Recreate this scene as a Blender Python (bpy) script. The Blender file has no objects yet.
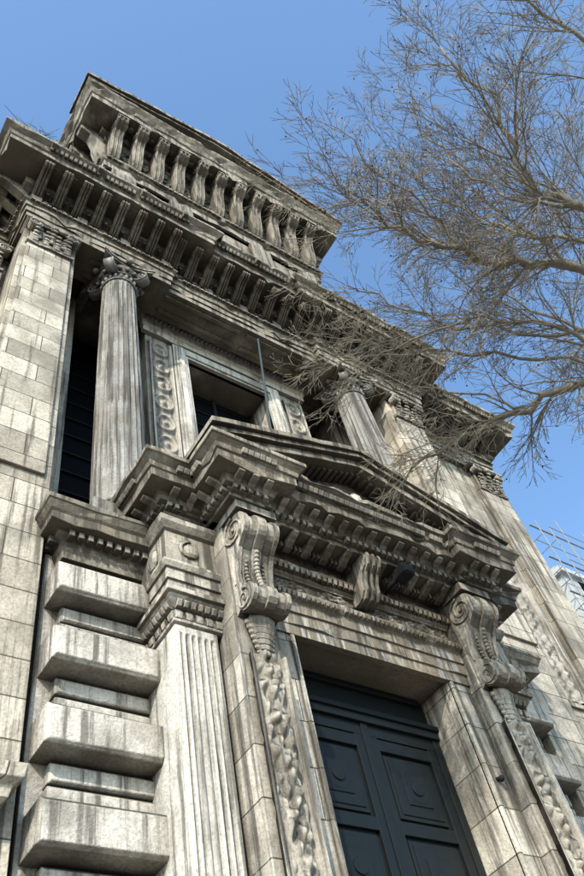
import bpy, math, random
from mathutils import Vector, Matrix, noise
random.seed(7)
C=bpy.context.scene.collection
AX=7.11
# ---------------------------------------------------------------- materials
def newmat(name):
    m=bpy.data.materials.new(name); m.use_nodes=True
    nt=m.node_tree; nt.nodes.clear()
    return m,nt
def N(nt,t,**k):
    n=nt.nodes.new(t)
    for a,b in k.items(): setattr(n,a,b)
    return n
def ramp(nt,src,p0,p1,c0=(0,0,0,1),c1=(1,1,1,1)):
    r=N(nt,'ShaderNodeValToRGB'); r.color_ramp.elements[0].position=p0; r.color_ramp.elements[1].position=p1
    r.color_ramp.elements[0].color=c0; r.color_ramp.elements[1].color=c1
    nt.links.new(src,r.inputs[0]); return r.outputs[0]
def mixc(nt,fac,a,b,mode='MIX'):
    m=N(nt,'ShaderNodeMix',data_type='RGBA',blend_type=mode)
    L=nt.links
    if isinstance(fac,float): m.inputs[0].default_value=fac
    else: L.new(fac,m.inputs[0])
    for v,i in ((a,6),(b,7)):
        if isinstance(v,tuple): m.inputs[i].default_value=(*v,1)
        else: L.new(v,m.inputs[i])
    return m.outputs[2]
def mth(nt,op,a,b=None,clamp=False):
    m=N(nt,'ShaderNodeMath',operation=op); m.use_clamp=clamp
    for v,i in ((a,0),(b,1)):
        if v is None: continue
        if isinstance(v,(float,int)): m.inputs[i].default_value=v
        else: nt.links.new(v,m.inputs[i])
    return m.outputs[0]
def stone(name,base=(.44,.385,.30),grime=.5,streak=.5,crust_shade=.3,joint=None,white=0.0,bump=.6,seed=0.0,soot_shade=.5):
    m,nt=newmat(name); L=nt.links
    lum=sum(base)/3; base=tuple(lum*1.02+(c-lum)*.86 for c in base)
    geo=N(nt,'ShaderNodeNewGeometry'); pos=geo.outputs['Position']
    sep=N(nt,'ShaderNodeSeparateXYZ'); L.new(pos,sep.inputs[0])
    sn=N(nt,'ShaderNodeSeparateXYZ'); L.new(geo.outputs['Normal'],sn.inputs[0])
    vert=mth(nt,'SUBTRACT',1.0,mth(nt,'MULTIPLY',mth(nt,'ABSOLUTE',sn.outputs[2]),.9),True)
    def noi(sc,det,vec,rough=.6):
        n=N(nt,'ShaderNodeTexNoise'); n.inputs['Scale'].default_value=sc; n.inputs['Detail'].default_value=det
        n.inputs['Roughness'].default_value=rough; L.new(vec,n.inputs['Vector']); return n.outputs['Fac']
    off=N(nt,'ShaderNodeVectorMath',operation='ADD'); off.inputs[1].default_value=(seed,seed*1.7,seed*.3); L.new(pos,off.inputs[0]); P=off.outputs[0]
    mp=N(nt,'ShaderNodeMapping'); mp.inputs['Scale'].default_value=(7.0,7.0,.32); L.new(P,mp.inputs[0])
    nbig=noi(.7,4,P,.6); nmid=noi(3.4,5,P,.66); nfine=noi(24,3,P,.7); nst=noi(1.0,5,mp.outputs[0],.65)
    col=mixc(nt,ramp(nt,nmid,.3,.7),tuple(c*.78 for c in base),tuple(min(1,c*1.12) for c in base))
    jh=None
    if joint:
        w,h=joint
        xy=mth(nt,'ADD',sep.outputs[0],sep.outputs[1])
        cb=N(nt,'ShaderNodeCombineXYZ'); L.new(xy,cb.inputs[0]); L.new(sep.outputs[2],cb.inputs[1])
        br=N(nt,'ShaderNodeTexBrick'); L.new(cb.outputs[0],br.inputs['Vector'])
        br.inputs['Scale'].default_value=1; br.inputs['Brick Width'].default_value=w; br.inputs['Row Height'].default_value=h
        br.inputs['Mortar Size'].default_value=.010; br.inputs['Mortar Smooth'].default_value=.3
        br.inputs['Color1'].default_value=(.60,.58,.55,1); br.inputs['Color2'].default_value=(1.12,1.1,1.06,1); br.inputs['Mortar'].default_value=(.2,.18,.16,1)
        col=mixc(nt,1.0,col,br.outputs['Color'],'MULTIPLY'); jh=br.outputs['Fac']
    col=mixc(nt,ramp(nt,nfine,.34,.6),mixc(nt,1.0,col,(.70,.68,.64),'MULTIPLY'),col)
    g=mth(nt,'MULTIPLY',ramp(nt,nbig,.61-.25*grime,.74-.18*grime),.74)
    gc=mixc(nt,ramp(nt,nmid,.42,.58),(.205,.165,.12),(.165,.155,.128))
    col=mixc(nt,g,col,gc)
    s=mth(nt,'MULTIPLY',ramp(nt,nst,.61-.22*streak,.71-.21*streak),.45+.48*streak)
    col=mixc(nt,mth(nt,'MULTIPLY',s,vert),col,(.064,.056,.046))
    if white>0:
        mp2=N(nt,'ShaderNodeMapping'); mp2.inputs['Scale'].default_value=(11,11,.8); mp2.inputs['Location'].default_value=(3,9,1); L.new(P,mp2.inputs[0])
        nst2=noi(1.0,4,mp2.outputs[0],.65)
        wf=mth(nt,'MULTIPLY',ramp(nt,nst2,.64-.16*white,.74-.12*white),.75)
        col=mixc(nt,mth(nt,'MULTIPLY',wf,vert),col,(.60,.56,.49))
    # soot and soffit shade painted into the colour of undersides
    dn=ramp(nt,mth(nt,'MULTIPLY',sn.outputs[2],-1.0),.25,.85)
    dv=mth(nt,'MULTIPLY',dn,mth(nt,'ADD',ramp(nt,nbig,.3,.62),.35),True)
    col=mixc(nt,mth(nt,'MULTIPLY',dv,soot_shade),col,(.075,.058,.040))
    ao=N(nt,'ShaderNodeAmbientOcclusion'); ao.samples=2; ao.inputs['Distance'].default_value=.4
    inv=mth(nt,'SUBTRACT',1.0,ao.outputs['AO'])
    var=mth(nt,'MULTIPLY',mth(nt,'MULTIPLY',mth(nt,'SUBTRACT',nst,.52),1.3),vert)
    ao_dark=mth(nt,'MULTIPLY',mth(nt,'ADD',inv,var),crust_shade*2.6,True)
    col=mixc(nt,mth(nt,'MULTIPLY',ao_dark,.87),col,(.033,.028,.022))  # crevice shade painted in from occlusion, along with streaky black crusting
    bl=mth(nt,'MULTIPLY',ramp(nt,mth(nt,'ADD',mth(nt,'MULTIPLY',nmid,.55),mth(nt,'MULTIPLY',nst,.45)),.69-.2*crust_shade,.79-.18*crust_shade),.65)
    col=mixc(nt,mth(nt,'MULTIPLY',bl,mth(nt,'ADD',mth(nt,'MULTIPLY',vert,.7),.3)),col,(.047,.042,.034))
    up=mth(nt,'MULTIPLY',ramp(nt,sn.outputs[2],.2,.6),.92)
    col=mixc(nt,up,col,mixc(nt,ramp(nt,nmid,.4,.6),(.022,.022,.018),(.045,.052,.028)))
    b=N(nt,'ShaderNodeBsdfPrincipled'); L.new(col,b.inputs['Base Color']); b.inputs['Roughness'].default_value=.92
    b.inputs['Specular IOR Level'].default_value=.15
    h=mth(nt,'ADD',mth(nt,'MULTIPLY',nfine,.45),nmid)
    if jh is not None: h=mth(nt,'SUBTRACT',h,mth(nt,'MULTIPLY',jh,1.2))
    bp=N(nt,'ShaderNodeBump'); bp.inputs['Strength'].default_value=bump; bp.inputs['Distance'].default_value=.035
    L.new(h,bp.inputs['Height']); L.new(bp.outputs[0],b.inputs['Normal'])
    o=N(nt,'ShaderNodeOutputMaterial'); L.new(b.outputs[0],o.inputs[0]); return m
def plain(name,col,rough=.6,spec=.5,var=.25,scale=8,metal=0,bump=.2):
    m,nt=newmat(name); L=nt.links
    geo=N(nt,'ShaderNodeNewGeometry')
    n=N(nt,'ShaderNodeTexNoise'); n.inputs['Scale'].default_value=scale; n.inputs['Detail'].default_value=4; L.new(geo.outputs['Position'],n.inputs['Vector'])
    c=mixc(nt,n.outputs['Fac'],tuple(x*(1-var) for x in col),tuple(min(1,x*(1+var)) for x in col))
    b=N(nt,'ShaderNodeBsdfPrincipled'); L.new(c,b.inputs['Base Color']); b.inputs['Roughness'].default_value=rough
    b.inputs['Specular IOR Level'].default_value=spec; b.inputs['Metallic'].default_value=metal
    bp=N(nt,'ShaderNodeBump'); bp.inputs['Strength'].default_value=bump; bp.inputs['Distance'].default_value=.01
    L.new(n.outputs['Fac'],bp.inputs['Height']); L.new(bp.outputs[0],b.inputs['Normal'])
    o=N(nt,'ShaderNodeOutputMaterial'); L.new(b.outputs[0],o.inputs[0]); return m
M_ASH=stone('ashlar_stone',base=(.65,.575,.46),grime=.45,streak=.45,crust_shade=.28,joint=(1.15,.52))
M_WALL=stone('wall_stone',base=(.61,.54,.43),grime=.5,streak=.57,crust_shade=.35,joint=(1.3,.6),seed=4)
M_ENT=stone('entablature_stone',base=(.46,.385,.285),grime=.9,streak=.62,crust_shade=.6,seed=9,soot_shade=.85)
M_COL=stone('column_stone',base=(.38,.355,.315),grime=.5,streak=.62,crust_shade=.42,seed=2)
M_PORT=stone('portal_stone',base=(.59,.515,.41),grime=.58,streak=.57,crust_shade=.47,white=.25,seed=14,soot_shade=.8)
M_TOP=stone('cornice_stone',base=(.49,.415,.31),grime=.85,streak=.66,crust_shade=.64,seed=17,soot_shade=.85)
M_JAMB=stone('jamb_stone',base=(.67,.60,.50),grime=.42,streak=.58,crust_shade=.4,white=.5,joint=(2.4,.62),seed=21)
M_LINT=stone('lintel_stone',base=(.34,.265,.18),grime=.8,streak=.5,crust_shade=.42,white=.85,seed=25)
M_RUST=stone('rusticated_stone',bump=.9,base=(.67,.60,.50),grime=.48,streak=.50,crust_shade=.42,seed=31,soot_shade=.6)
M_WHITE=stone('pilaster_stone',base=(.73,.67,.57),grime=.3,streak=.45,crust_shade=.35,seed=37)
M_DOOR=plain('door_paint',(.008,.0105,.0105),.45,.28,.3,6)
M_GLASS=plain('window_glass',(.004,.005,.006),.5,.06,.2,1,0,.02)
M_LEAD=plain('window_frame_metal',(.012,.013,.014),.6,.2)
M_BARK=plain('bark',(.25,.21,.155),.85,.2,.55,5,0,.6)
M_SEED=plain('seed_ball',(.06,.045,.03),.9,.1)
M_PAVE=plain('paving',(.27,.25,.22),.85,.2,.2,2)
M_ROAD=plain('asphalt',(.05,.05,.05),.9,.2,.2,14)
M_IRON=plain('painted_iron',(.03,.045,.035),.5,.5)
M_GALV=plain('galvanised_steel',(.25,.26,.27),.6,.4)
M_WHT=plain('white_render',(.50,.49,.46),.8,.2,.2,1)
M_WEED=plain('weed',(.10,.10,.05),.8,.1)
# ---------------------------------------------------------------- hierarchy
def empty(name,loc=(0,0,0)):
    e=bpy.data.objects.new(name,None); e.location=loc; C.objects.link(e); return e
CH=empty('baroque_stone_church')
class B:
    def __init__(s): s.v=[];s.f=[]
    def add(s,v,f):
        o=len(s.v); s.v+= [tuple(p) for p in v]; s.f+=[tuple(i+o for i in q) for q in f]
    def box(s,x0,x1,y0,y1,z0,z1):
        s.add([(x0,y0,z0),(x1,y0,z0),(x1,y1,z0),(x0,y1,z0),(x0,y0,z1),(x1,y0,z1),(x1,y1,z1),(x0,y1,z1)],
              [(0,3,2,1),(4,5,6,7),(0,1,5,4),(1,2,6,5),(2,3,7,6),(3,0,4,7)])
    def u(s,u0,u1,y0,y1,z0,z1): s.box(AX+min(u0,u1),AX+max(u0,u1),y0,y1,z0,z1)
    def obj(s,name,mat,parent=CH,bevel=.012,smooth=False):
        me=bpy.data.meshes.new(name); me.from_pydata(s.v,[],s.f); me.update()
        import bmesh
        bm=bmesh.new(); bm.from_mesh(me); bmesh.ops.recalc_face_normals(bm,faces=bm.faces); bm.to_mesh(me); bm.free()
        me.materials.append(mat); ob=bpy.data.objects.new(name,me); C.objects.link(ob); ob.parent=parent
        if smooth:
            for p in me.polygons: p.use_smooth=True
        if bevel:
            md=ob.modifiers.new('bev','BEVEL'); md.width=bevel; md.segments=2; md.limit_method='ANGLE'; md.angle_limit=math.radians(40); md.use_clamp_overlap=True
        return ob
    def sweep(s,path,prof,uoff=True,wear=.018):
        pts=[((AX+x) if uoff else x,y) for x,y in path]; n=len(pts); nr=[]
        for i in range(n-1):
            dx=pts[i+1][0]-pts[i][0]; dy=pts[i+1][1]-pts[i][1]; l=math.hypot(dx,dy); nr.append((dy/l,-dx/l))
        M=[]
        for i in range(n):
            if i==0: m=nr[0]
            elif i==n-1: m=nr[-1]
            else:
                a,b=nr[i-1],nr[i]; d=1+a[0]*b[0]+a[1]*b[1]; m=((a[0]+b[0])/d,(a[1]+b[1])/d)
            M.append(m)
        rings=[]
        for i in range(n):
            rings.append((pts[i],M[i],0))
            if i<n-1:
                l=math.hypot(pts[i+1][0]-pts[i][0],pts[i+1][1]-pts[i][1])
                k=int(l/.22)
                for j in range(1,k):
                    t=j/k
                    rings.append((((pts[i][0]*(1-t)+pts[i+1][0]*t),(pts[i][1]*(1-t)+pts[i+1][1]*t)),(M[i][0]*(1-t)+M[i+1][0]*t,M[i][1]*(1-t)+M[i+1][1]*t),1))
        V=[]
        for p,m,q in rings:
            for o,z in prof:
                x,y,zz=p[0]+m[0]*o,p[1]+m[1]*o,z
                if q and o>.02:
                    e=noise.noise(Vector((x*2.3,y*2.3,z*5)))*wear; e2=noise.noise(Vector((x*7,y*7,z*9+5)))
                    if e2>.38: e-=wear*1.6
                    x+=m[0]*e; y+=m[1]*e; zz+=e*.5
                V.append((x,y,zz))
        k=len(prof); F=[]; R_=len(rings)
        for i in range(R_-1):
            for j in range(k):
                jj=(j+1)%k; F.append((i*k+j,i*k+jj,(i+1)*k+jj,(i+1)*k+j))
        F.append(tuple(range(k))); F.append(tuple(range((R_-1)*k,R_*k)))
        s.add(V,F)
    def poly(s,px,py,t,n,width,prof):
        V=[];k=len(prof)
        for w in (-width/2,width/2):
            for o,z in prof: V.append((px+t[0]*w+n[0]*o,py+t[1]*w+n[1]*o,z))
        F=[tuple(range(k)),tuple(range(k,2*k))]+[(j,(j+1)%k,k+(j+1)%k,k+j) for j in range(k)]
        s.add(V,F)
    def along(s,path,width,spacing,prof,ext=0.0,minlen=.3,jit=0.0,skip=0.0):
        for i in range(len(path)-1):
            a=(AX+path[i][0],path[i][1]); b=(AX+path[i+1][0],path[i+1][1])
            dx=b[0]-a[0];dy=b[1]-a[1];l=math.hypot(dx,dy)
            if l<minlen: continue
            t=(dx/l,dy/l);n=(t[1],-t[0]); L=l+2*ext-width
            k=max(1,int(round(L/spacing)))
            for j in range(k+1):
                if random.random()<skip: continue
                q=-ext+width/2+L*j/k
                pr=prof
                if jit:
                    pr=[(o+random.uniform(-jit,jit)*(1 if o>.15 else 0),z+random.uniform(-jit,jit)*.5) for o,z in prof]
                s.poly(a[0]+t[0]*q,a[1]+t[1]*q,t,n,width*random.uniform(1-jit*4,1+jit*2),pr)
    def sph(s,c,r,sc=(1,1,1),seg=10,ring=6):
        V=[];F=[]
        for i in range(ring+1):
            th=math.pi*i/ring
            for j in range(seg):
                ph=2*math.pi*j/seg
                V.append((c[0]+r*sc[0]*math.sin(th)*math.cos(ph),c[1]+r*sc[1]*math.sin(th)*math.sin(ph),c[2]+r*sc[2]*math.cos(th)))
        for i in range(ring):
            for j in range(seg):
                F.append((i*seg+j,i*seg+(j+1)%seg,(i+1)*seg+(j+1)%seg,(i+1)*seg+j))
        s.add(V,F)
    def tube(s,pts,rad,seg=6):
        V=[];F=[];n=len(pts)
        pts=[Vector(p) for p in pts]
        for i,p in enumerate(pts):
            d=(pts[min(i+1,n-1)]-pts[max(i-1,0)])
            if d.length<1e-6: d=Vector((0,0,1))
            d.normalize(); a=d.orthogonal().normalized() if i==0 else (aprev-d*aprev.dot(d)).normalized()
            aprev=a; b=d.cross(a); r=rad[i] if isinstance(rad,(list,tuple)) else rad
            for j in range(seg):
                th=2*math.pi*j/seg; q=p+a*math.cos(th)*r+b*math.sin(th)*r; V.append(tuple(q))
        for i in range(n-1):
            for j in range(seg): F.append((i*seg+j,i*seg+(j+1)%seg,(i+1)*seg+(j+1)%seg,(i+1)*seg+j))
        F.append(tuple(range(seg)));F.append(tuple(range((n-1)*seg,n*seg)))
        s.add(V,F)
    def cyl(s,a,b,r0,r1=None,seg=16): s.tube([a,b],[r0,r0 if r1 is None else r1],seg)
    def relief(s,u0,u1,z0,z1,Y,fn,res=.02,depth=.05):
        nu=max(2,int((u1-u0)/res)); nz=max(2,int((z1-z0)/res)); V=[];F=[]
        for j in range(nz+1):
            for i in range(nu+1):
                a=i/nu;b=j/nz; V.append((AX+u0+(u1-u0)*a,Y-depth*fn(a,b),z0+(z1-z0)*b))
        for j in range(nz):
            for i in range(nu):
                k=j*(nu+1)+i; F.append((k,k+1,k+nu+2,k+nu+1))
        s.add(V,F)
def disc_spiral(b,c,ax1,ax2,nrm,R,turns=2.2,tr=.03,sgn=1,thick=.02):
    pts=[];rr=[];n=int(turns*14)
    for i in range(n+1):
        t=i/n; r=R*(1-t)**.85*.93+R*.07; th=sgn*2*math.pi*turns*t+math.pi/2
        p=Vector(c)+Vector(ax1)*math.cos(th)*r+Vector(ax2)*math.sin(th)*r+Vector(nrm)*thick
        pts.append(p); rr.append(tr*(1-.55*t))
    b.tube(pts,rr,6); b.sph(Vector(c)+Vector(nrm)*thick,R*.17,seg=8,ring=6)
def mir(path): return path+[(-x,y) for x,y in reversed(path)]
# ---------------------------------------------------------------- masses
w=B()
for s in (-1,1):
    w.u(s*4.69,s*5.9,7.3,12,-.4,18.3)
w.obj('pier_walls',M_ASH,bevel=.01)
w=B()
for s in (-1,1):
    w.u(s*5.9,s*9.95,8.27,20,-.4,18.3)
    w.u(s*8.75,s*9.98,8.12,8.6,-.4,17.2)
    w.u(s*6.0,s*6.9,8.12,8.6,-.4,17.2)
    for z0,z1 in ((9.2,9.32),(14.6,14.72)): w.u(s*7.15,s*8.5,8.2,8.4,z0,z1)
    for a in (7.15,8.38): w.u(s*a,s*(a+.12),8.197,8.4,9.32,14.6)
w.u(-4.69,4.69,10.4,12,-.4,20.0)
w.u(-5.2,5.2,11.9,20,18.3,20.6)
w.obj('wing_walls',M_WALL,bevel=.01)
w=B()
for s in (-1,1):
    w.u(s*4.80,s*5.80,7.24,7.4,9.6,17.4)
w.obj('pier_pilaster_shafts',M_ASH,bevel=.015)
w=B()
for s in (-1,1):
    p=[(4.95,7.3),(4.95,7.12),(6.0,7.12),(6.0,7.3)] if s>0 else [(-6.0,7.3),(-6.0,7.12),(-4.95,7.12),(-4.95,7.3)]
    w.sweep(p,[(-.2,-.4),(0,-.4),(0,4.3),(.04,4.34),(.10,4.40),(.12,4.5),(.2,4.56),(.22,4.7),(.05,4.78),(-.2,4.8)])
w.obj('pier_pedestal_mouldings',M_WALL)
# ---------------------------------------------------------------- main entablature
MP=mir([(-9.95,20),(-9.95,8.12),(-6.0,8.12),(-6.0,7.05),(-2.3,7.05),(-2.3,7.22)])
w=B()
prof=[(-.7,18.3),(0,18.3),(0,18.5),(.04,18.5),(.04,18.72),(.08,18.74),(.09,18.9),(.15,18.96),(.15,19.0),(.02,19.03),(.02,19.58),(.07,19.6),(.16,19.68),(.22,19.72),(.25,19.82),(.25,19.95),(.92,19.99),(.92,20.2),(.96,20.24),(1.0,20.36),(1.1,20.46),(1.14,20.5),(1.14,20.6),(.9,20.66),(-.7,20.7)]
w.sweep(MP,prof,wear=.035)
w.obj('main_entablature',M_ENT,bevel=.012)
w=B()
w.along(MP,.09,.15,[(0,19.6),(.2,19.6),(.2,19.7),(0,19.7)],minlen=1,skip=.05)
mod=[(.2,19.97),(.84,19.97),(.84,19.86),(.74,19.80),(.62,19.78),(.5,19.72),(.42,19.64),(.34,19.58),(.24,19.5),(.16,19.44),(.1,19.4),(.0,19.38)]
w.along(MP,.23,.48,mod,ext=.0,minlen=1,jit=.012)
m2=[(o+.02 if o>.1 else o,z-.03) for o,z in mod]
for (x0,x1,y) in ((-6,-2.3,7.05),(-2.3,2.3,7.22),(2.3,6,7.05),(6.0,9.95,8.12)):
    L=x1-x0-.23; n=max(1,int(round(L/.48)))
    for k in range(n+1):
        for dx in (-.07,0,.07): w.poly(AX+x0+.115+L*k/n+dx,y,(1,0),(0,-1),.028,m2)
w.along(MP,.08,.12,[(1.0,20.24),(1.05,20.24),(1.1,20.36),(1.0,20.4)],minlen=1,skip=.08)
w.along(MP,.1,.13,[(0,18.93),(.19,18.93),(.19,19.0),(0,19.0)],minlen=1,skip=.04)
w.along(MP,.14,.24,[(.45,20.0),(.45,19.96),(.75,19.96),(.75,20.0)],minlen=1)
w.along(MP,.12,1.24,[(1.0,20.3),(1.2,20.3),(1.22,20.42),(1.16,20.5),(1.0,20.5)],minlen=1)
w.along(MP,.26,1.24,[(0,19.06),(.09,19.08),(.12,19.3),(.1,19.5),(0,19.56)],minlen=1,jit=.02)
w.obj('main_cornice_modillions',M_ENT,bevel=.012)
w=B()
for (x0,x1,y) in ((-6,-2.3,7.05),(-2.3,2.3,7.22),(2.3,6,7.05),(6.2,9.9,8.12),(-9.9,-6.2,8.12)):
    n=max(1,int(round((x1-x0)/.62)))
    for k in range(n):
        u=x0+(k+.5)*(x1-x0)/n
        for q in range(7): w.sph((AX+u+random.uniform(-.24,.24),y-.04,19.3+random.uniform(-.2,.2)),random.uniform(.04,.075),(1.2,.8,1),6,5)
w.obj('frieze_carving',M_ENT,bevel=0)
w=B()
w.u(-4.69,4.69,7.3,8.0,18.31,18.9); 
w.u(-4.69,4.69,8.0,10.4,19.3,20.0)
for k in range(-3,4): w.u(k*1.3-.12,k*1.3+.12,8.0,10.4,19.05,19.3)
w.obj('loggia_ceiling',M_ENT)
w=B()
for u0,u1 in ((-4.3,-2.9),(-2.3,-.1),(.1,2.3),(2.9,4.3)):
    w.u(u0,u1,7.35,7.45,18.26,18.32); w.u(u0,u1,7.75,7.85,18.26,18.32)
w.obj('beam_soffit_panels',M_ENT)
# ---------------------------------------------------------------- loggia back wall and window
w=B()
YW=8.4
for s in (-1,1):
    w.u(s*1.2,s*2.35,YW,10.4,8.9,19.3)
    w.u(s*4.0,s*4.69,8.9,10.4,8.9,19.3)
w.u(-1.2,1.2,YW,10.4,17.5,19.3)
w.u(-1.2,1.2,YW,10.4,8.9,10.6)
w.obj('loggia_wall',M_PORT,bevel=.015)
w=B()
for s in (-1,1):
    w.u(s*1.2,s*1.62,YW-.08,YW+.1,10.6,17.92)
    w.u(s*1.28,s*1.56,YW-.12,YW+.1,10.6,17.86)
    w.u(s*1.36,s*1.5,YW-.16,YW+.1,10.6,17.8)
w.u(-1.62,1.62,YW-.083,YW+.1,17.5,17.92); w.u(-1.5,1.5,YW-.123,YW+.1,17.58,17.86)
w.sweep([(-2.4,8.4),(-2.4,8.33),(2.4,8.33),(2.4,8.4)],[(-.1,17.95),(.06,17.95),(.06,18.15),(.1,18.2),(.1,18.45),(.2,18.55),(.34,18.6),(.36,18.72),(.4,18.78),(-.1,18.85)])
w.along([(-2.4,8.33),(2.4,8.33)],.07,.12,[(.0,18.46),(.2,18.46),(.2,18.56),(0,18.56)])
w.obj('window_surround',M_WHITE)
def guil(a,b):
    n=9; y=(b*n)%1.0; d=math.hypot((a-.5)*1.0,(y-.5)*1.0)
    h=.9*math.exp(-((d-.33)/.07)**2)+1.0*math.exp(-(d/.12)**2)
    if a<.1 or a>.9: h=1.0
    return h
w=B()
for s in (-1,1):
    u0,u1=sorted((s*1.68,s*2.3)); w.relief(u0,u1,10.6,17.7,YW-.02,guil,.025,.09)
w.obj('guilloche_panels',M_PORT,bevel=0,smooth=True)
w=B(); w.u(-1.2,1.2,9.2,9.25,10.6,17.5)
for s in (-1,1): w.u(s*2.35,s*4.0,10.0,10.05,8.9,19.3)
w.obj('window_glass',M_GLASS,bevel=0)
w=B()
for x in (-1.15,0,1.15): w.u(x-.04,x+.04,9.12,9.2,10.6,17.5)
for k in range(12): w.u(-1.2,1.2,9.16,9.197,10.7+k*.6,10.73+k*.6)
for s in (-1,1):
    for x in (2.4,3.97): w.u(s*x-.04,s*x+.04,9.9,9.997,8.9,19.3)
    for k in range(15): w.u(s*2.35,s*4.0,9.95,9.993,9.6+k*.65,9.64+k*.65)
w.obj('window_bars',M_LEAD,bevel=0)
# ---------------------------------------------------------------- columns
def fluted_col(cx,cy,z0,z1,r0,r1,name):
    b=B(); nf=24; per=7; n=nf*per; V=[];F=[]; rings=34
    for i in range(rings+1):
        t=i/rings; z=z0+(z1-z0)*t; r=r0+(r1-r0)*(t**1.8); 
        e=min(1,min(t,1-t)/.02); dep=.045*e
        for j in range(n):
            k=j%per; ph=2*math.pi*j/n
            d=0 if k==0 else math.sin(math.pi*(k-.5)/(per-1)) if 0<k<per else 0
            if t<.33: d=d*.45 if k not in(1,6) else d
            rr=r-dep*max(0,d)+.008*noise.noise(Vector((math.cos(ph)*3,math.sin(ph)*3,z*3+cx))); V.append((cx+rr*math.cos(ph),cy+rr*math.sin(ph),z))
    for i in range(rings):
        for j in range(n): F.append((i*n+j,i*n+(j+1)%n,(i+1)*n+(j+1)%n,(i+1)*n+j))
    b.add(V,F); b.obj(name+'_shaft',M_COL,bevel=0)
    b=B()
    def lathe(pr,seg=40):
        V=[(cx+r*math.cos(2*math.pi*j/seg),cy+r*math.sin(2*math.pi*j/seg),z) for r,z in pr for j in range(seg)]
        F=[(i*seg+j,i*seg+(j+1)%seg,(i+1)*seg+(j+1)%seg,(i+1)*seg+j) for i in range(len(pr)-1) for j in range(seg)]
        b.add(V,F)
    def tor(z,h,R): return [(R+ h*.5*math.cos(a),z+h*.5+h*.5*math.sin(a)) for a in [math.pi*(-.5+k/8) for k in range(9)]]
    lathe(tor(z0-.34,.14,r0+.07)+[(r0+.05,z0-.19),(r0+.02,z0-.15),(r0+.04,z0-.12)]+tor(z0-.12,.1,r0+.03)+[(r0,z0)])
    zt=z1
    lathe([(r1,zt-.02)]+tor(zt-.03,.06,r1+.01)+[(r1,zt+.04),(r1,zt+.3)]+tor(zt+.29,.05,r1+.01)+[(r1+.02,zt+.35),(r1+.1,zt+.45),(r1+.12,zt+.52)])
    b.obj(name+'_rings',M_COL,bevel=0,smooth=True)
    b=B()
    for j in range(20):
        a=2*math.pi*j/20; b.sph((cx+(r1+.01)*math.cos(a),cy+(r1+.01)*math.sin(a),zt+.16),.06,(.8,.8,1.7),6,5)
    for j in range(16):
        a=2*math.pi*j/16; b.sph((cx+(r1+.09)*math.cos(a),cy+(r1+.09)*math.sin(a),zt+.43),.06,(1,1,1.2),6,5)
    for a in (45,135,225,315):
        a=math.radians(a); d=Vector((math.cos(a),math.sin(a),0)); p=Vector((-d.y,d.x,0)); c=Vector((cx,cy,zt+.41))+d*(r1+.15)
        b.cyl(c-p*.09,c+p*.09,.205,seg=18)
        for sg in (-1,1): disc_spiral(b,c+p*sg*.09,d,Vector((0,0,1)),p*sg,.205,1.9,.027,-1,.012)
    for a in range(4):
        a=math.radians(a*90); d=Vector((math.cos(a),math.sin(a),0)); b.sph(Vector((cx,cy,zt+.66))+d*(r1+.2),.09,(1,1,1),8,6)
    b.obj(name+'_volutes',M_COL,bevel=0,smooth=True)
    b=B(); h=r1+.24
    for zz0,zz1,e in ((zt+.58,.64+zt,0),(zt+.64,zt+.72,.04)):
        V=[];out=[]
        for q in range(4):
            for k in range(6):
                t=k/6; a=-1+2*t; off=h+e-.14*(1-a*a); x,y=a*(h+e),-off
                for _ in range(q): x,y=-y,x
                out.append((x,y))
        m=len(out); V=[(cx+x,cy+y,zz0) for x,y in out]+[(cx+x,cy+y,zz1) for x,y in out]
        b.add(V,[tuple(range(m)),tuple(range(m,2*m))]+[(j,(j+1)%m,m+(j+1)%m,m+j) for j in range(m)])
    b.box(cx-r0-.2,cx+r0+.2,cy-r0-.1,cy+r0+.2,8.85,z0-.34)
    b.obj(name+'_abacus_plinth',M_COL)
for s,nm in ((-1,'west_column'),(1,'east_column')):
    fluted_col(AX+s*3.47,7.55,9.5,17.58,.46,.39,nm)
# ---------------------------------------------------------------- pier capitals (composite)
def leafcap(b,u0,u1,Y,z0,z1,vol=True):
    W=u1-u0; H=z1-z0
    b.u(u0+.02,u1-.02,Y,Y+.3,z0,z1-.1)
    b.sweep([(u0,Y+.3),(u0,Y),(u1,Y),(u1,Y+.3)],[(-.1,z0-.1),(.03,z0-.1),(.05,z0-.05),(.03,z0),(-.1,z0)])
    b.sweep([(u0,Y+.3),(u0,Y-.02),(u1,Y-.02),(u1,Y+.3)],[(-.1,z1-.12),(.1,z1-.12),(.16,z1-.06),(.16,z1-.004),(-.1,z1-.004)])
    for r,(zz,n,hh) in enumerate(((z0,4,.42),(z0+.2,3,.45))):
        for k in range(n):
            uc=u0+W*(k+.5)/n; lw=W/n*.8
            for q in range(5):
                t=q/4; out=.03+.13*t**2; 
                b.sph((AX+uc,Y-out,zz+hh*H*t*1.1),lw*.5*(1-.35*t),(1,.45,.6),8,5)
    if vol:
      for s in (u0+.06,u1-.06):
        c=Vector((AX+s,Y-.12,z1-.26)); b.cyl(c-Vector((0,.06,0)),c+Vector((0,.12,0)),.15,seg=14)
        disc_spiral(b,c-Vector((0,.06,0)),Vector((1,0,0)),Vector((0,0,1)),Vector((0,-1,0)),.15,1.7,.028,1,.01)
      b.sph((AX+(u0+u1)/2,Y-.14,z1-.12),.1)
w=B()
for s in (-1,1):
    a,b_=sorted((s*4.80,s*5.80)); leafcap(w,a,b_,7.2,17.45,18.3)
    a,b_=sorted((s*8.78,s*9.9)); leafcap(w,a,b_,8.1,17.3,18.3)
    a,b_=sorted((s*6.05,s*6.85)); leafcap(w,a,b_,8.1,17.3,18.3)
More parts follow.
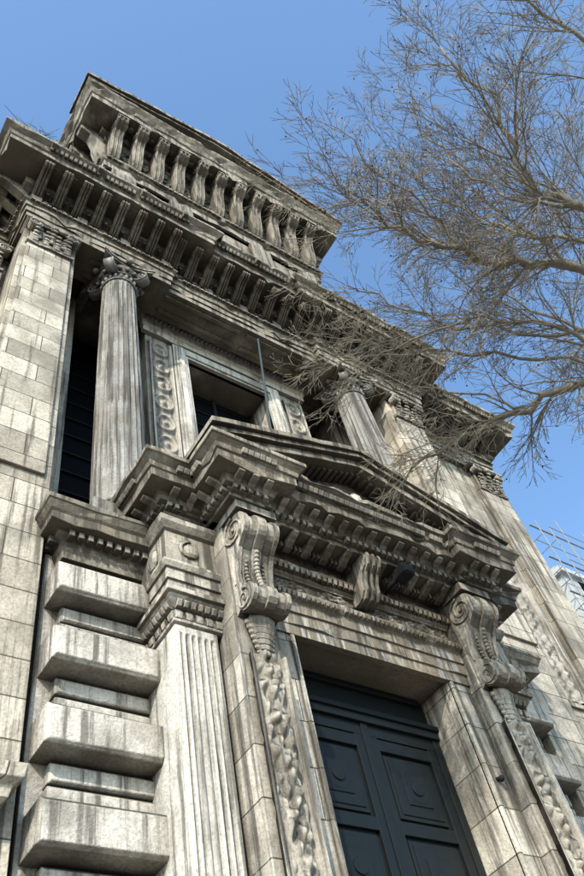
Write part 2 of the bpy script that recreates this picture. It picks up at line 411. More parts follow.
w.obj('pilaster_capitals',M_PORT,bevel=0)
# ---------------------------------------------------------------- attic pediment
AP=[(-4.1,14),(-4.1,7.2),(4.1,7.2),(4.1,14)]
w=B()
w.u(-4.1,4.1,7.2,14,20.6,28.2)
for s in (-1,1):
    for x in (1.5,3.5): w.u(s*x-.4,s*x+.4,7.08,7.3,20.6,25.2)
w.obj('attic_wall',M_ENT)
w=B()
aprof=[(-.5,25.0),(.0,25.0),(.0,25.3),(.06,25.32),(.06,25.75),(.12,25.8),(.2,25.95),(.2,26.03),(.03,26.1),(.03,27.7),(.1,27.8),(.1,28.1),(.1,28.15),(.25,28.25),(.28,28.5),(.98,28.55),(.98,28.95),(1.03,29.0),(1.1,29.2),(1.2,29.35),(1.24,29.42),(1.24,29.54),(-.5,29.6)]
w.sweep(AP,aprof,wear=.05)
za,zb=29.54,31.0
for s in (-1,1):
    for (y0,e0,t0,t1) in ((5.96,0,.005,.26),(5.86,.08,.16,.42)):
        K=14
        for k in range(K):
            a0,a1=k/K,(k+1)/K; V=[]
            for y in (y0,7.4):
                for a in (a0,a1):
                    u=s*(5.34+e0)*(1-a); base=29.54+(zb-29.54-.2)*a; j=noise.noise(Vector((u*2,y,t1*9)))*.03
                    V+=[(AX+u,y+j,base+t0),(AX+u,y+j,base+t1+j)]
            w.add(V,[(0,1,3,2),(4,6,7,5),(0,2,6,4),(1,5,7,3),(0,4,5,1),(2,3,7,6)])
V=[(AX-5,7.1,29.5),(AX+5,7.1,29.5),(AX,7.1,31),(AX-5,14,29.5),(AX+5,14,29.5),(AX,14,31)]
w.add(V,[(0,1,2),(3,5,4),(0,2,5,3),(1,4,5,2),(0,3,4,1)])
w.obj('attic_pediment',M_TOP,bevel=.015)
w=B()
NB=10; SP=7.76/NB
amod=[(.0,28.5),(.9,28.54),(.92,28.36),(.86,28.2),(.72,28.1),(.56,28.0),(.46,27.75),(.4,27.4),(.36,27.0),(.28,26.5),(.14,26.2),(.0,26.15)]
am2=[(o+.035 if o>.1 else o,z) for o,z in amod]
for k in range(NB+1):
    w.poly(AX-3.88+k*SP,7.2,(1,0),(0,-1),.38*random.uniform(.94,1.03),amod)
    for dx in (-.14,0,.14): w.poly(AX-3.88+k*SP+dx,7.2,(1,0),(0,-1),.05,am2)
    w.u(-3.88+k*SP-.21,-3.88+k*SP+.21,6.24,7.2,28.36,28.46)
w.along([(-4.1,14),(-4.1,7.2)],.38,.8,amod,minlen=1,jit=.02)
w.along([(4.1,7.2),(4.1,14)],.38,.8,amod,minlen=1,jit=.02)
w.along(AP,.12,.2,[(0,28.14),(.24,28.14),(.24,28.26),(0,28.26)],minlen=1,skip=.06)
w.along(AP,.14,.18,[(0,25.84),(.22,25.84),(.22,25.95),(0,25.95)],minlen=1,skip=.06)
w.obj('attic_modillions',M_ENT)
w=B()
for k in range(NB+1):
    u=-3.88+k*SP
    for sg in (-1,1):
        c=Vector((AX+u+sg*.19,7.2-.6,28.25)); disc_spiral(w,c,Vector((0,1,0)),Vector((0,0,1)),Vector((sg,0,0)),.17,1.6,.03,sg,.01)
    w.sph((AX+u+SP/2,6.6,28.5),.12,(1,1,.45),10,6)
    for q in range(9): w.sph((AX+u+SP/2+random.uniform(-.12,.12),7.14,27.0+random.uniform(-.55,.55)),random.uniform(.05,.09),(1.2,.8,1),7,5)
w.obj('attic_rosettes',M_ENT,bevel=0)
# ---------------------------------------------------------------- terrace / portal
w=B()
w.u(-4.69,4.69,7.16,10.4,8.5,8.93)
w.u(-3.2,3.2,6.5,7.7,8.9,9.35)
w.u(-2.6,2.6,6.3,7.69,8.6,9.33)
w.obj('terrace_slab',M_PORT)
def rblock(b,u0,u1,y0,y1,z0,z1,d=.07):
    x0,x1=AX+u0,AX+u1
    def j(): return random.uniform(-.008,.008)
    o=[(x0,z0),(x1,z0),(x1,z1),(x0,z1)]; i=[(x0+d,z0+d),(x1-d,z0+d),(x1-d,z1-d),(x0+d,z1-d)]
    V=[(x,y1,z) for x,z in o]+[(x+j(),y0+d+j(),z+j()) for x,z in o]+[(x+j(),y0+j(),z+j()) for x,z in i]
    F=[(0,1,2,3),(8,9,10,11)]
    for k in range(4):
        l=(k+1)%4; F+= [(k,l,4+l,4+k),(4+k,4+l,8+l,8+k)]
    b.add(V,F)
w=B()
for s in (-1,1):
    a,b_=sorted((s*3.2,s*4.60)); w.u(a,b_,7.45,8.2,-.4,8.2)
w.obj('quoin_core',M_RUST,bevel=.01)
w=B()
for s in (-1,1):
    z=-.32
    while z<7.8:
        e=random.uniform(-.012,.012)
        a,b_=sorted((s*3.12,s*(4.55))); rblock(w,a,b_,7.0+e,7.8,z+.02,z+.50,.045)
        a,b_=sorted((s*3.12,s*(4.38))); 
        rblock(w,a,b_,7.28,7.8,z+.56,z+.79,.03); rblock(w,a,b_,7.28,7.8,z+.82,z+1.05,.03)
        z+=1.075
w.obj('rusticated_quoins',M_RUST,bevel=.015)
w=B()
qprof=[(-.2,7.95),(0,7.95),(.02,8.05),(.05,8.1),(.05,8.18),(.12,8.26),(.14,8.3),(.3,8.34),(.3,8.46),(.33,8.5),(.38,8.6),(.4,8.62),(.4,8.7),(.12,8.76),(.12,8.92),(-.3,8.97)]
for s in (-1,1):
    P=[(-4.45,7.6),(-4.45,7.2),(-3.15,7.2)] if s<0 else [(3.15,7.2),(4.45,7.2),(4.45,7.6)]
    w.sweep(P,qprof,wear=.03)
    w.along(P,.08,.13,[(0,8.2),(.2,8.2),(.2,8.31),(0,8.31)],minlen=.15,skip=.05)
w.obj('quoin_ledge_cornice',M_TOP,bevel=.01)
PP=mir([(-3.3,7.7),(-3.3,6.45),(-2.62,6.45),(-2.62,5.76),(-2.02,5.76),(-2.02,5.95)])
w=B()
pprof=[(-.35,8.6),(0,8.6),(.0,8.66),(.05,8.68),(.05,8.72),(.12,8.74),(.14,8.80),(.17,8.84),(.38,8.87),(.38,9.02),(.41,9.04),(.43,9.12),(.50,9.2),(.53,9.22),(.53,9.3),(.4,9.34),(-.35,9.37)]
w.sweep(PP,pprof,wear=.03)
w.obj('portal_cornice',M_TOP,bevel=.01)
w=B()
w.along(PP,.07,.12,[(0,8.66),(.12,8.66),(.12,8.75),(0,8.75)],minlen=.15,skip=.04)
w.along(PP,.09,.1,[(.4,9.05),(.46,9.05),(.5,9.13),(.4,9.14)],minlen=.15,skip=.06)
pm=[(.0,8.86),(.32,8.86),(.32,8.82),(.26,8.79),(.18,8.78),(.1,8.72),(.02,8.70)]
w.along(PP,.11,.28,pm,minlen=.5)
for k in range(11):
    u=-1.7+k*.34
    w.poly(AX+u,6.3,(1,0),(0,-1),.11,[(0,8.6),(.36,8.6),(.36,8.56),(.3,8.53),(.24,8.52),(.18,8.49),(.1,8.46),(0,8.45)])
w.along([(-1.9,6.32),(1.9,6.32)],.05,.085,[(0,8.50),(.1,8.50),(.1,8.6),(0,8.6)],skip=.03)
w.obj('portal_modillions',M_PORT,bevel=.008)
w=B()
eprof=[(-.35,7.2),(0,7.2),(0,7.36),(.03,7.37),(.03,7.54),(.06,7.55),(.09,7.62),(.09,7.66),(.0,7.68),(.0,8.3),(.04,8.33),(.1,8.42),(.12,8.5),(.0,8.58),(-.35,8.6)]
for s in (-1,1):
    P=[(-3.28,7.6),(-3.28,6.5),(-2.5,6.5)] if s<0 else [(2.5,6.5),(3.28,6.5),(3.28,7.6)]
    w.sweep(P,eprof)
w.obj('portal_pilaster_entablature',M_PORT,bevel=.01)
w=B()
for s in (-1,1):
    c=Vector((AX+s*2.9,6.49,8.0)); disc_spiral(w,c,Vector((1,0,0)),Vector((0,0,1)),Vector((0,-1,0)),.2,.98,.03,1,.0)
    w.sph(c,.12,(1,.5,1.2))
    c=Vector((AX+s*3.285,6.85,8.0)); w.sph(c,.14,(.5,1,1.4))
w.obj('frieze_medallions',M_PORT,bevel=0)
def flutedpil(b,u0,u1,Y,z0,z1,nf=6):
    W=u1-u0; xs=[];m=.03
    xs.append((u0,0))
    fw=(W-2*m)/nf
    for k in range(nf):
        a=u0+m+k*fw
        for q in range(8):
            t=q/7; xs.append((a+fw*(.12+.76*t),.05*math.sin(math.pi*t)))
    xs.append((u1,0)); n=len(xs)
    rows=[(z0,0),(z0+.12,0),(z0+.18,1),(z1-.18,1),(z1-.12,0),(z1,0)]
    V=[(AX+u,Y+d*e,z) for z,e in rows for u,d in xs]
    F=[(r*n+i,r*n+i+1,(r+1)*n+i+1,(r+1)*n+i) for r in range(len(rows)-1) for i in range(n-1)]
    b.add(V,F)
w=B()
for s in (-1,1):
    a,b_=sorted((s*2.58,s*3.18)); flutedpil(w,a,b_,6.58,.6,6.72); w.u(a,b_,6.64,7.7,-.4,7.2)
    w.u(a-.05,b_+.05,6.5,7.3,-.4,.6)
    w.u(s*3.12,s*3.182,6.582,6.66,.6,6.72)
w.obj('portal_fluted_pilasters',M_WHITE,bevel=.006)
w=B()
for s in (-1,1):
    P=[(-3.18,7.7),(-3.18,6.58),(-2.5,6.58)] if s<0 else [(2.5,6.58),(3.18,6.58),(3.18,7.7)]
    w.sweep(P,[(-.1,6.70),(.0,6.70),(.035,6.73),(.035,6.77),(.0,6.79),(.0,6.93),(.03,6.95),(.09,7.03),(.12,7.08),(.12,7.1),(.17,7.11),(.17,7.19),(-.1,7.195)],wear=.01)
    w.along(P,.07,.105,[(0,6.93),(.08,6.95),(.12,7.02),(.1,7.06),(0,7.06)])
    w.along(P,.09,.16,[(0,6.78),(.04,6.78),(.06,6.86),(.03,6.92),(0,6.92)])
w.obj('portal_pilaster_capitals',M_PORT,bevel=.008)
w=B()
for s in (-1,1):
    w.u(s*1.86,s*2.5,6.25,7.3,-.4,8.6)
w.obj('console_piers',M_JAMB,bevel=.012)
w=B()
for s in (-1,1):
    w.u(s*1.43,s*1.84,6.45,7.25,-.4,7.0)
    w.u(s*1.43,s*1.5,6.42,6.5,-.4,6.95)
w.obj('door_jambs',M_JAMB,bevel=.015)
w=B()
w.u(-1.84,1.84,6.455,7.25,7.0,8.6)
LP=[(-1.85,6.42),(1.85,6.42)]
w.sweep(LP,[(-.1,6.95),(.0,6.95),(.0,7.12),(.03,7.13),(.03,7.32),(.06,7.33),(.06,7.5),(.1,7.54),(.14,7.6),(.14,7.66),(.0,7.7),(-.1,7.7)])
w.sweep(LP,[(-.1,8.02),(.0,8.02),(.05,8.08),(.05,8.14),(.12,8.2),(.12,8.26),(.03,8.3),(-.1,8.3)])
w.obj('door_lintel',M_LINT,bevel=.012)
w=B()
w.along(LP,.05,.085,[(.08,7.52),(.15,7.55),(.17,7.62),(.08,7.62)],skip=.08)
w.along(LP,.06,.1,[(.03,8.1),(.13,8.1),(.15,8.18),(.03,8.18)],skip=.05)
def fol(a,b):
    x=a*26; y=(b-.5)*2
    d=math.hypot(((x/ math.pi/2)%1-.5)*2,y*.9)
    h=.6*math.exp(-((d-.55)/.16)**2)+.8*math.exp(-(d/.2)**2)+.35*abs(noise.noise(Vector((x*1.3,y*2,0))))*2
    return h if abs(y)<.88 else .9
w.relief(-1.8,1.8,7.70,8.02,6.45,fol,.016,.07)
w.relief(-1.8,1.8,8.30,8.45,6.45,fol,.016,.05)
w.obj('lintel_carved_bands',M_LINT,bevel=.006)
w=B()
w.poly(AX+.05,6.42,(1,0),(0,-1),.34,[(0,8.6),(.5,8.6),(.52,8.5),(.46,8.38),(.36,8.3),(.3,8.15),(.28,8.0),(.2,7.9),(.1,7.86),(0,7.86)])
for k in range(3): w.poly(AX-.06+k*.11,6.40,(1,0),(0,-1),.05,[(0,8.6),(.53,8.6),(.55,8.5),(.49,8.38),(.39,8.3),(.33,8.15),(.31,8.0),(.22,7.88),(0,7.84)])
w.obj('keystone',M_PORT)
def console(u0,u1,name):
    b=B(); Yb=6.25; zt,zb=8.45,6.72; pr=[]
    def arc(cx,cz,r,a0,a1,n): 
        return [(cx+r*math.cos(math.radians(a0+(a1-a0)*k/n)),cz+r*math.sin(math.radians(a0+(a1-a0)*k/n))) for k in range(n+1)]
    pr=[(0,zt)]+[(.2,zt)]+arc(.22,zt-.28,.27,75,-60,9)+[(.24,zt-.62),(.16,zt-.82),(.11,zt-1.02),(.12,zt-1.2)]+arc(.22,zb+.2,.19,75,-150,9)+[(0,zb+.05)]
    W=u1-u0; c=(u0+u1)/2
    b.poly(AX+c,Yb,(1,0),(0,-1),W-.06,pr)
    pr2=[(o+.03 if o>0 else o,z) for o,z in pr]
    for x in (u0+.035,u1-.035): b.poly(AX+x,Yb,(1,0),(0,-1),.07,pr2)
    pr3=[(o+.05 if o>0 else o,z) for o,z in pr]
    b.poly(AX+c,Yb,(1,0),(0,-1),.14,pr3)
    for k in range(12):
        t=k/11; z=zt-.5-t*.75; o=.24-.1*math.sin(t*math.pi*.8)
        b.sph((AX+c,Yb-o-.07,z),.045)
        for x in (-.13,.13): b.sph((AX+c+x,Yb-o-.0,z),.035)
    for sg,x in ((-1,u0),(1,u1)):
        disc_spiral(b,(AX+x,Yb-.22,zt-.28),Vector((0,1,0)),Vector((0,0,1)),Vector((sg,0,0)),.25,2.0,.035,-1,.0)
        disc_spiral(b,(AX+x,Yb-.2,zb+.2),Vector((0,1,0)),Vector((0,0,1)),Vector((sg,0,0)),.17,1.6,.03,1,.0)
        b.tube([(AX+x,Yb-.02-o*.75,z) for o,z in [(.2,zt-.55),(.14,zt-.8),(.08,zt-1.0),(.08,zt-1.2)]],[.02,.035,.035,.02],6)
    for k in range(7):
        t=k/6; b.sph((AX+c,Yb-.1+.02*t,zb-.02-.5*t),.2*(1-.6*t),(1,.5,.7),10,6)
        for x in (-1,1): b.sph((AX+c+x*.14*(1-.5*t),Yb-.06,zb-.05-.45*t),.1*(1-.4*t),(1,.6,.8),8,5)
    b.box(AX+u0-.05,AX+u1+.05,5.8,6.3,8.45,8.6)
    b.obj(name,M_PORT,bevel=.01)
console(-2.46,-1.88,'west_scroll_console'); console(1.88,2.46,'east_scroll_console')
def drop(a,b):
    z=b*46; v=noise.noise(Vector((a*5,z*.45,1.3)))
    wd=.36+.05*math.sin(z*.9)
    core=max(0,1-((a-.5)/wd)**2)
    cell=math.sin(a*11+z*1.3+noise.noise(Vector((a*3,z*.3,0)))*2)*math.sin(z*1.3-a*11)
    h=core**.5*(.35+.55*abs(cell)+.6*v) if core>0 else 0
    if a<.07 or a>.93: h=.75
    return h
w=B()
for s in (-1,1):
    a,b_=sorted((s*1.9,s*2.44)); w.relief(a,b_,.6,6.2,6.24,drop,.018,.15)
    a,b_=sorted((s*7.3,s*8.35)); w.relief(a,b_,9.35,14.55,8.25,drop,.04,.10)
w.obj('fruit_drop_panels',M_PORT,bevel=0,smooth=True)
w=B()
ZA=10.28
for s in (-1,1):
    for (y0,zo,h,e) in ((5.42,.0,.16,0),(5.34,.16,.1,.04),(5.28,.26,.12,.08)):
        K=10
        for k in range(K):
            a0,a1=k/K,(k+1)/K; V=[]
            for y in (y0,6.9):
                for a in (a0,a1):
                    u=s*(3.0+e)*(1-a); base=9.28+(ZA-9.28)*a; j=noise.noise(Vector((u*3,y,zo*9)))*.02
                    V+=[(AX+u,y+j,base+zo),(AX+u,y+j,base+zo+h)]
            w.add(V,[(0,1,3,2),(4,6,7,5),(0,2,6,4),(1,5,7,3),(0,4,5,1),(2,3,7,6)])
V=[(AX-2.9,5.85,9.3),(AX+2.9,5.85,9.3),(AX,5.85,ZA+.05),(AX-2.9,6.6,9.3),(AX+2.9,6.6,9.3),(AX,6.6,ZA+.05)]
w.add(V,[(0,1,2),(3,5,4),(0,2,5,3),(1,4,5,2),(0,3,4,1)])
for s in (-1,1):
    for k in range(20):
        a=(k+.5)/20; u=s*2.6*(1-a); base=9.30+(ZA-9.28)*(1-(2.6*(1-a))/3.0)
        w.u(u-.035,u+.035,5.58,5.86,base-.06,base)
w.obj('portal_pediment',M_TOP,bevel=.01)
w=B()
for s in (-1,1):
    a,b_=sorted((s*1.75,s*2.95))
    w.sweep([(a,6.9),(a,5.42),(b_,5.42),(b_,6.9)],[(-.3,9.36),(0,9.36),(0,9.42),(-.03,9.46),(-.08,9.56),(-.02,9.62),(-.02,9.68),(-.3,9.71)],wear=.04)
w.obj('pediment_end_blocks',M_TOP)
w=B()
for s in (-1,1):
    for k in range(5):
        u=s*(.35+k*.38); R=.30*(1-k*.16); c=Vector((AX+u,5.83,9.40+R*.9))
        disc_spiral(w,c,Vector((s,0,0)),Vector((0,0,1)),Vector((0,-1,0)),R*.8,1.4,.045*(1-k*.12),(-1)**k,.02)
        for j in range(5):
            th=j*1.3+k; w.sph(c+Vector((math.cos(th)*R,-.03,math.sin(th)*R*.6)),.05*(1-k*.12),(1.6,.8,.8),6,5)
w.sph((AX,5.8,9.7),.2,(.8,.6,1.3))
w.obj('tympanum_foliage',M_WHITE,bevel=0)
# ---------------------------------------------------------------- doors
w=B()
w.u(-1.43,1.43,7.12,7.2,-.4,7.0)
for x0,x1 in ((-1.43,-1.3),(1.3,1.43),(-.06,.06)): w.u(x0,x1,7.04,7.15,-.4,6.3)
w.u(-1.43,1.43,7.0,7.15,6.3,6.42); w.u(-1.43,1.43,6.96,7.15,6.42,6.5); w.u(-1.3,1.3,7.05,7.15,6.9,7.0)
for s in (-1,1):
    w.u(s*.06,s*1.3,7.06,7.15,6.12,6.3)
    w.u(s*.06,s*.2,7.06,7.15,0,6.12); w.u(s*1.14,s*1.3,7.06,7.15,0,6.12)
    z=.2
    while z<6.0:
        h=1.0
        w.u(s*.2,s*1.14,7.062,7.15,z+h,z+h+.18)
        for k,(i,y) in enumerate(((.05,7.085),(.11,7.07),(.2,7.085),(.26,7.055))):
            a,b_=sorted((s*(.2+i),s*(1.14-i))); w.u(a,b_,y,7.15,z+i,z+h-i)
        c=(AX+s*.67,7.05,z+h/2); w.cyl(c,(c[0],7.15,c[2]),.2,seg=20); w.cyl((c[0],7.03,c[2]),(c[0],7.15,c[2]),.1,seg=16)
        z+=1.18
w.obj('double_doors',M_DOOR,bevel=.008)
w=B()
for k in range(8): w.box(AX-4.2,AX+4.2,6.9-.34*(8-k),7.6,-1.6+k*.15,-1.6+(k+1)*.15)
w.box(AX-9.95,AX+9.95,8.0,20,-1.6,-.4)
w.obj('entrance_steps',M_WALL)
# ---------------------------------------------------------------- fittings
fp=empty('flagpole',(5.75,6.1,9.7))
def local(b,name,mat,parent,**k):
    o=b.obj(name,mat,parent,**k); o.location=tuple(-c for c in parent.location); return o
b=B(); b.cyl((5.75,6.1,9.6),(6.0,5.85,14.5),.028,.02,8); b.cyl((5.6,6.3,9.6),(5.66,6.25,11.6),.02,.015,6)
b.cyl((5.75,6.1,9.6),(5.77,6.08,10.1),.07,.06,10); b.sph((6.0,5.85,14.52),.04); b.cyl((5.6,6.3,10.6),(5.79,6.06,10.55),.012,seg=6)
local(b,'pole',M_IRON,fp,bevel=0)
fl=empty('floodlight',(AX+.6,5.9,8.35))
b=B(); b.box(AX+.5,AX+.74,5.75,5.98,8.3,8.48); b.box(AX+.6,AX+.64,5.95,6.42,8.36,8.4); b.box(AX+.53,AX+.71,5.73,5.76,8.32,8.46)
local(b,'lamp_housing',M_LEAD,fl,bevel=.01)
cm=empty('security_camera',(AX+1.5,6.4,5.2))
b=B(); b.sph((AX+1.62,6.38,5.35),.045); b.cyl((AX+1.62,6.45,5.38),(AX+1.62,6.38,5.35),.03)
local(b,'dome',M_LEAD,cm,bevel=0)
# ---------------------------------------------------------------- tree
tr=B(); seeds=B()
rnd=random.Random(11)
def rv(s): return Vector((rnd.gauss(0,s),rnd.gauss(0,s),rnd.gauss(0,s)))
def smooth_path(pts,sub=4,jit=.05):
    pts=[Vector(p) for p in pts]; out=[]
    for i in range(len(pts)-1):
        p0=pts[max(i-1,0)];p1=pts[i];p2=pts[i+1];p3=pts[min(i+2,len(pts)-1)]
        for k in range(sub):
            t=k/sub
            q=.5*((2*p1)+(p2-p0)*t+(2*p0-5*p1+4*p2-p3)*t*t+(3*p1-p0-3*p2+p3)*t**3)
            out.append(q+rv(jit))
    out.append(pts[-1]); return out
def ok(p): return p.y<4.95 or (p.z>10.8 and p.y<5.3)
def twig(p,d,L,r,lvl):
    n=max(3,int(L/.12)); pts=[p.copy()]; d=d.normalized(); st=L/n
    bend=rv(.05)
    for i in range(n):
        t=i/n
        g=-.02 if lvl<2 else (-.02+.08*t)
        d=(d+bend*.6+rv(.075)+Vector((0,0,g))).normalized()
        q=pts[-1]+d*st
        if not ok(q): d.y=-abs(d.y)*.5; d.normalize(); q=pts[-1]+d*st
        pts.append(q)
    rad=[max(.0036,r*(1-.7*i/n)) for i in range(n+1)]
    tr.tube(pts,rad,5 if lvl==0 else 3)
    if lvl<3:
        cnt={0:int(L*4.7)+1,1:int(L*5)+1,2:int(L*5.4)+1}[lvl]
        for k in range(cnt):
            i=min(n,max(1,int(n*(.15+.85*(k+rnd.random())/cnt)))); a=pts[i]; dd=(pts[i]-pts[i-1]).normalized()
            side=dd.cross(rv(1)).normalized()
            nd=dd*.85+side*.6
            LL=L*rnd.uniform(.38,.72)*(1.05-.4*i/n)
            if LL>.1: twig(a,nd,LL,max(.0034,rad[i]*.6),lvl+1)
        if lvl==2 and rnd.random()<.07:
            e=pts[-1]; f=e+Vector((rnd.uniform(-.02,.02),0,-.08)); tr.tube([e,f],.002,3); seeds.sph(f,.014,seg=6,ring=4)
def limb(pts,r0,r1,dens=2.0,Lm=1.6,start=0.0):
    P=smooth_path(pts); n=len(P); rad=[1.15*(r0+(r1-r0)*(i/(n-1))**.8) for i in range(n)]
    tr.tube(P,rad,9)
    tot=sum((P[i+1]-P[i]).length for i in range(n-1)); cnt=int(tot*dens)
    for k in range(cnt):
        i=int((start+(1-start)*(k+rnd.random())/cnt)*(n-1)); i=max(1,min(n-1,i))
        dd=(P[i]-P[i-1]).normalized(); side=dd.cross(rv(1)).normalized()
        twig(P[i],dd*.9+side*.7,Lm*rnd.uniform(.55,1.3)*(1.1-.3*i/n),min(.017,rad[i]*.5),0)
    twig(P[-1],P[-1]-P[-2],Lm*.9,r1*.9,0)
    return P
TB=(12.2,.6)
P=smooth_path([(TB[0],TB[1],-1.62),(12.15,.62,1),(12.0,.6,4),(11.9,.5,7),(12.1,.3,10),(12.3,.1,13),(12.2,-.2,16)],4,.03)
tr.tube(P,[.36-.28*(i/(len(P)-1)) + (.14 if i==0 else 0) for i in range(len(P))],16)
limb([(11.95,.55,4.6),(10.6,.9,6.6),(9.2,1.4,8.0),(7.95,1.7,8.45),(7.55,2.6,8.6),(7.15,3.5,8.75),(6.7,4.1,8.6)],.11,.012,3.3,1.2,.35)
limb([(11.9,.5,6.5),(10.2,.3,8.4),(8.4,.1,9.6),(7.1,.1,10.0),(6.5,.2,10.3),(5.8,-.15,11.0),(4.8,-.5,12.0)],.11,.012,3.4,1.5,.4)
limb([(11.9,.5,7.2),(10.2,.6,9.2),(7.85,.8,10.0),(6.7,1.36,10.2),(5.7,1.67,10.5),(4.9,1.75,10.75),(4.1,1.65,11.0)],.10,.008,4.0,1.3,.35)
limb([(6.3,1.5,10.3),(5.6,1.35,10.8),(4.8,1.3,11.2),(4.1,1.15,11.5)],.022,.007,4.2,1.1,.1)
limb([(10.2,.9,7.1),(8.9,1.1,8.3),(7.7,1.4,9.0),(6.8,1.9,9.3),(6.0,2.5,9.35),(5.4,3.3,9.2)],.05,.008,4.2,1.2,.35)
limb([(8.9,1.1,8.3),(7.9,1.9,9.1),(7.1,2.6,9.7),(6.3,3.1,9.9),(5.5,3.5,9.7),(5.0,3.7,9.4)],.03,.007,3.7,1.0,.3)
limb([(7.7,1.4,9.0),(6.9,2.4,10.2),(6.0,2.9,10.9),(5.3,3.0,11.15)],.026,.007,3.9,1.1,.25)
limb([(7.55,2.6,8.6),(7.3,3.0,9.3),(6.8,3.5,9.9),(6.2,3.9,10.0)],.02,.007,3.5,.95,.2)
limb([(12.1,.3,9.6),(10,-.6,11.6),(8.2,-1.4,12.8),(7.0,-1.9,13.2),(5.6,-1.6,14)],.09,.012,3.0,1.6,.4)
limb([(7.1,.1,10.0),(6.9,.5,10.9),(6.4,.7,11.8),(5.8,.6,12.9),(5.3,.3,13.8)],.03,.007,3.8,1.4,.1)
limb([(12.1,.3,10.2),(10.4,.8,12.2),(9.0,1.0,13.6),(7.8,.9,14.6)],.08,.012,3.4,1.7,.3)
limb([(8.4,.1,9.6),(8.0,.6,10.9),(7.4,1.1,11.9),(6.6,1.3,12.8),(5.8,1.2,13.5)],.04,.008,4.0,1.5,.2)
limb([(8.6,1.2,8.6),(8.3,1.5,9.9),(7.9,1.9,11.0),(7.2,2.1,11.8)],.035,.008,4.0,1.4,.2)
limb([(12.0,.3,8.5),(13.6,-.6,11),(15,-1.5,13.5)],.11,.02,1.0,1.7,.3)
limb([(12.0,.3,9),(12.8,1.8,12),(13.0,2.6,15)],.11,.02,1.0,1.7,.3)
limb([(12.2,0,13),(11.4,-1.2,16),(11,-1.6,18)],.08,.02,1.0,1.7,.2)
T=empty('bare_plane_tree',(TB[0],TB[1],-1.6))
local(tr,'trunk_branches_twigs',M_BARK,T,bevel=0,smooth=True)
local(seeds,'seed_balls',M_SEED,T,bevel=0)
# ---------------------------------------------------------------- weeds
wd=empty('cornice_weeds',(.8,6.2,20.66)); b=B()
for k in range(40):
    p=Vector((.8+rnd.gauss(0,.35),5.98+rnd.random()*.1,20.6)); d=Vector((rnd.gauss(0,.4),rnd.gauss(0,.3)-.2,1))
    b.tube([p,p+d*.3*rnd.random(),p+d*.6*rnd.random()+Vector((rnd.gauss(0,.15),0,.1))],[.012,.01,.005],3)
local(b,'stems',M_WEED,wd,bevel=0)
# ---------------------------------------------------------------- neighbour building with scaffold
nb=empty('scaffolded_building'); 
b=B(); b.box(27,48,12.5,32,-1.6,22.5); b.box(26.8,48.2,12.3,32.2,21.9,22.2); b.box(26.85,48,12.35,32,12.0,12.3)
b.obj('walls',M_WHT,nb)
b=B()
for f in range(7):
    for k in range(6):
        b.box(26.97,27.1,13.4+k*3,14.7+k*3,.5+f*3.2,2.6+f*3.2); b.box(28+k*3,29.3+k*3,12.47,12.6,.5+f*3.2,2.6+f*3.2)
b.obj('windows',M_GLASS,nb,bevel=0)
b=B()
for y in [11.6+1.8*k for k in range(11)]:
    for x in (25.6,26.5): b.cyl((x,y,-1.6),(x,y,23.8),.025,seg=6)
for x in [26.5+1.8*k for k in range(9)]:
    for y in (11.2,12.0): b.cyl((x,y,-1.6),(x,y,23.8),.025,seg=6)
for z in [1+2.0*k for k in range(12)]:
    for x in (25.6,26.5): b.cyl((x,11.6,z),(x,31,z),.022,seg=6)
    for y in (11.2,12.0): b.cyl((25.6,y,z),(42,y,z),.022,seg=6)
    b.box(25.65,42,11.9,11.98,z+.9,z+.94)
for k in range(6): b.cyl((25.58,11.6+3.0*k,18+.2*k),(25.58,14.6+3*k,22+.2*k),.022,seg=6)
b.obj('scaffolding',M_GALV,nb,bevel=0)
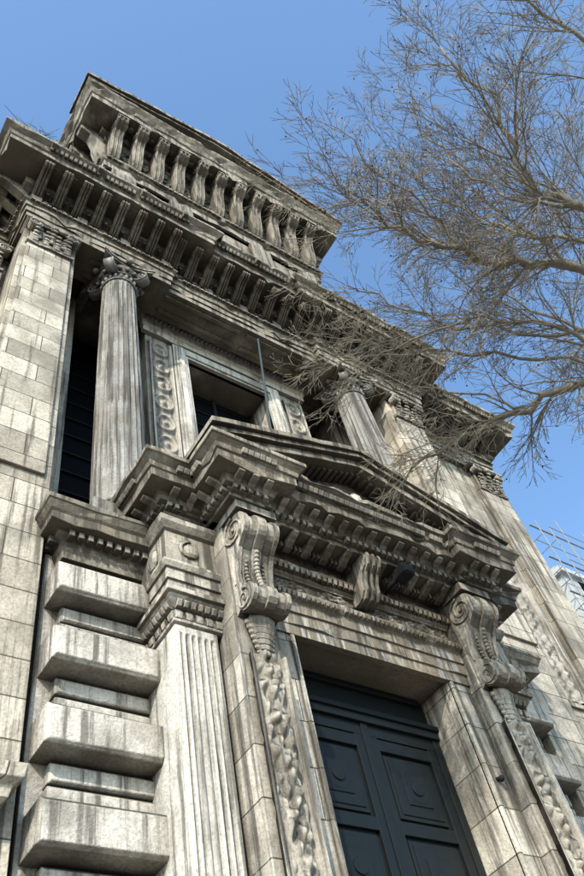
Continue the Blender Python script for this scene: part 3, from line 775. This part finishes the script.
# ---------------------------------------------------------------- ground
def sheet(name,x0,x1,y0,y1,z,mat):
    me=bpy.data.meshes.new(name); me.from_pydata([(x0,y0,z),(x1,y0,z),(x1,y1,z),(x0,y1,z)],[],[(0,1,2,3)]); me.materials.append(mat)
    o=bpy.data.objects.new(name,me); C.objects.link(o); return o
sheet('ground',-400,400,-400,400,-1.75,M_PAVE)
sheet('road',-200,200,-14,-5,-1.746,M_ROAD)
b=B(); b.box(-60,60,-5,60,-1.75,-1.6); o=b.obj('pavement',M_PAVE,None,bevel=.01)
# ---------------------------------------------------------------- light
TS=Vector((-.58,-.58,.57)).normalized()
sun=bpy.data.lights.new('sun','SUN'); sun.energy=5.0; sun.angle=math.radians(.5); sun.color=(1,.94,.845)
so=bpy.data.objects.new('sun',sun); so.rotation_euler=TS.to_track_quat('Z','Y').to_euler(); C.objects.link(so)
W=bpy.data.worlds.new('World'); bpy.context.scene.world=W; W.use_nodes=True
nt=W.node_tree; bg=nt.nodes['Background']; sk=nt.nodes.new('ShaderNodeTexSky'); sk.sky_type='NISHITA'; sk.sun_disc=False
sk.sun_elevation=math.asin(TS.z); sk.sun_rotation=math.atan2(TS.x,TS.y); sk.air_density=1.0; sk.dust_density=1.0; sk.ozone_density=1.0
mx=nt.nodes.new('ShaderNodeVectorMath'); mx.operation='MULTIPLY'; mx.inputs[1].default_value=(1.85,2.25,2.45)
nt.links.new(sk.outputs[0],mx.inputs[0]); nt.links.new(mx.outputs[0],bg.inputs[0]); bg.inputs[1].default_value=.15
# ---------------------------------------------------------------- camera
R=[[0.82574,-0.53649,-0.17429],[0.35294,0.73241,-0.58219],[0.43997,0.41923,0.79412]]
right=Vector(R[0]); up=-Vector(R[1]); fw=Vector(R[2])
up=(up-fw*up.dot(fw)/fw.dot(fw)).normalized(); fw.normalize(); right=fw.cross(up)
mt=Matrix((( right.x,up.x,-fw.x,0),(right.y,up.y,-fw.y,0),(right.z,up.z,-fw.z,0),(0,0,0,1)))
cd=bpy.data.cameras.new('camera'); cd.sensor_fit='VERTICAL'; cd.sensor_height=36; cd.lens=790/876*36; cd.clip_end=2000; cd.clip_start=.05
co=bpy.data.objects.new('camera',cd); co.matrix_world=mt; C.objects.link(co); bpy.context.scene.camera=co
bpy.context.scene.view_settings.view_transform='Standard'; bpy.context.scene.view_settings.look='None'; bpy.context.scene.view_settings.exposure=0
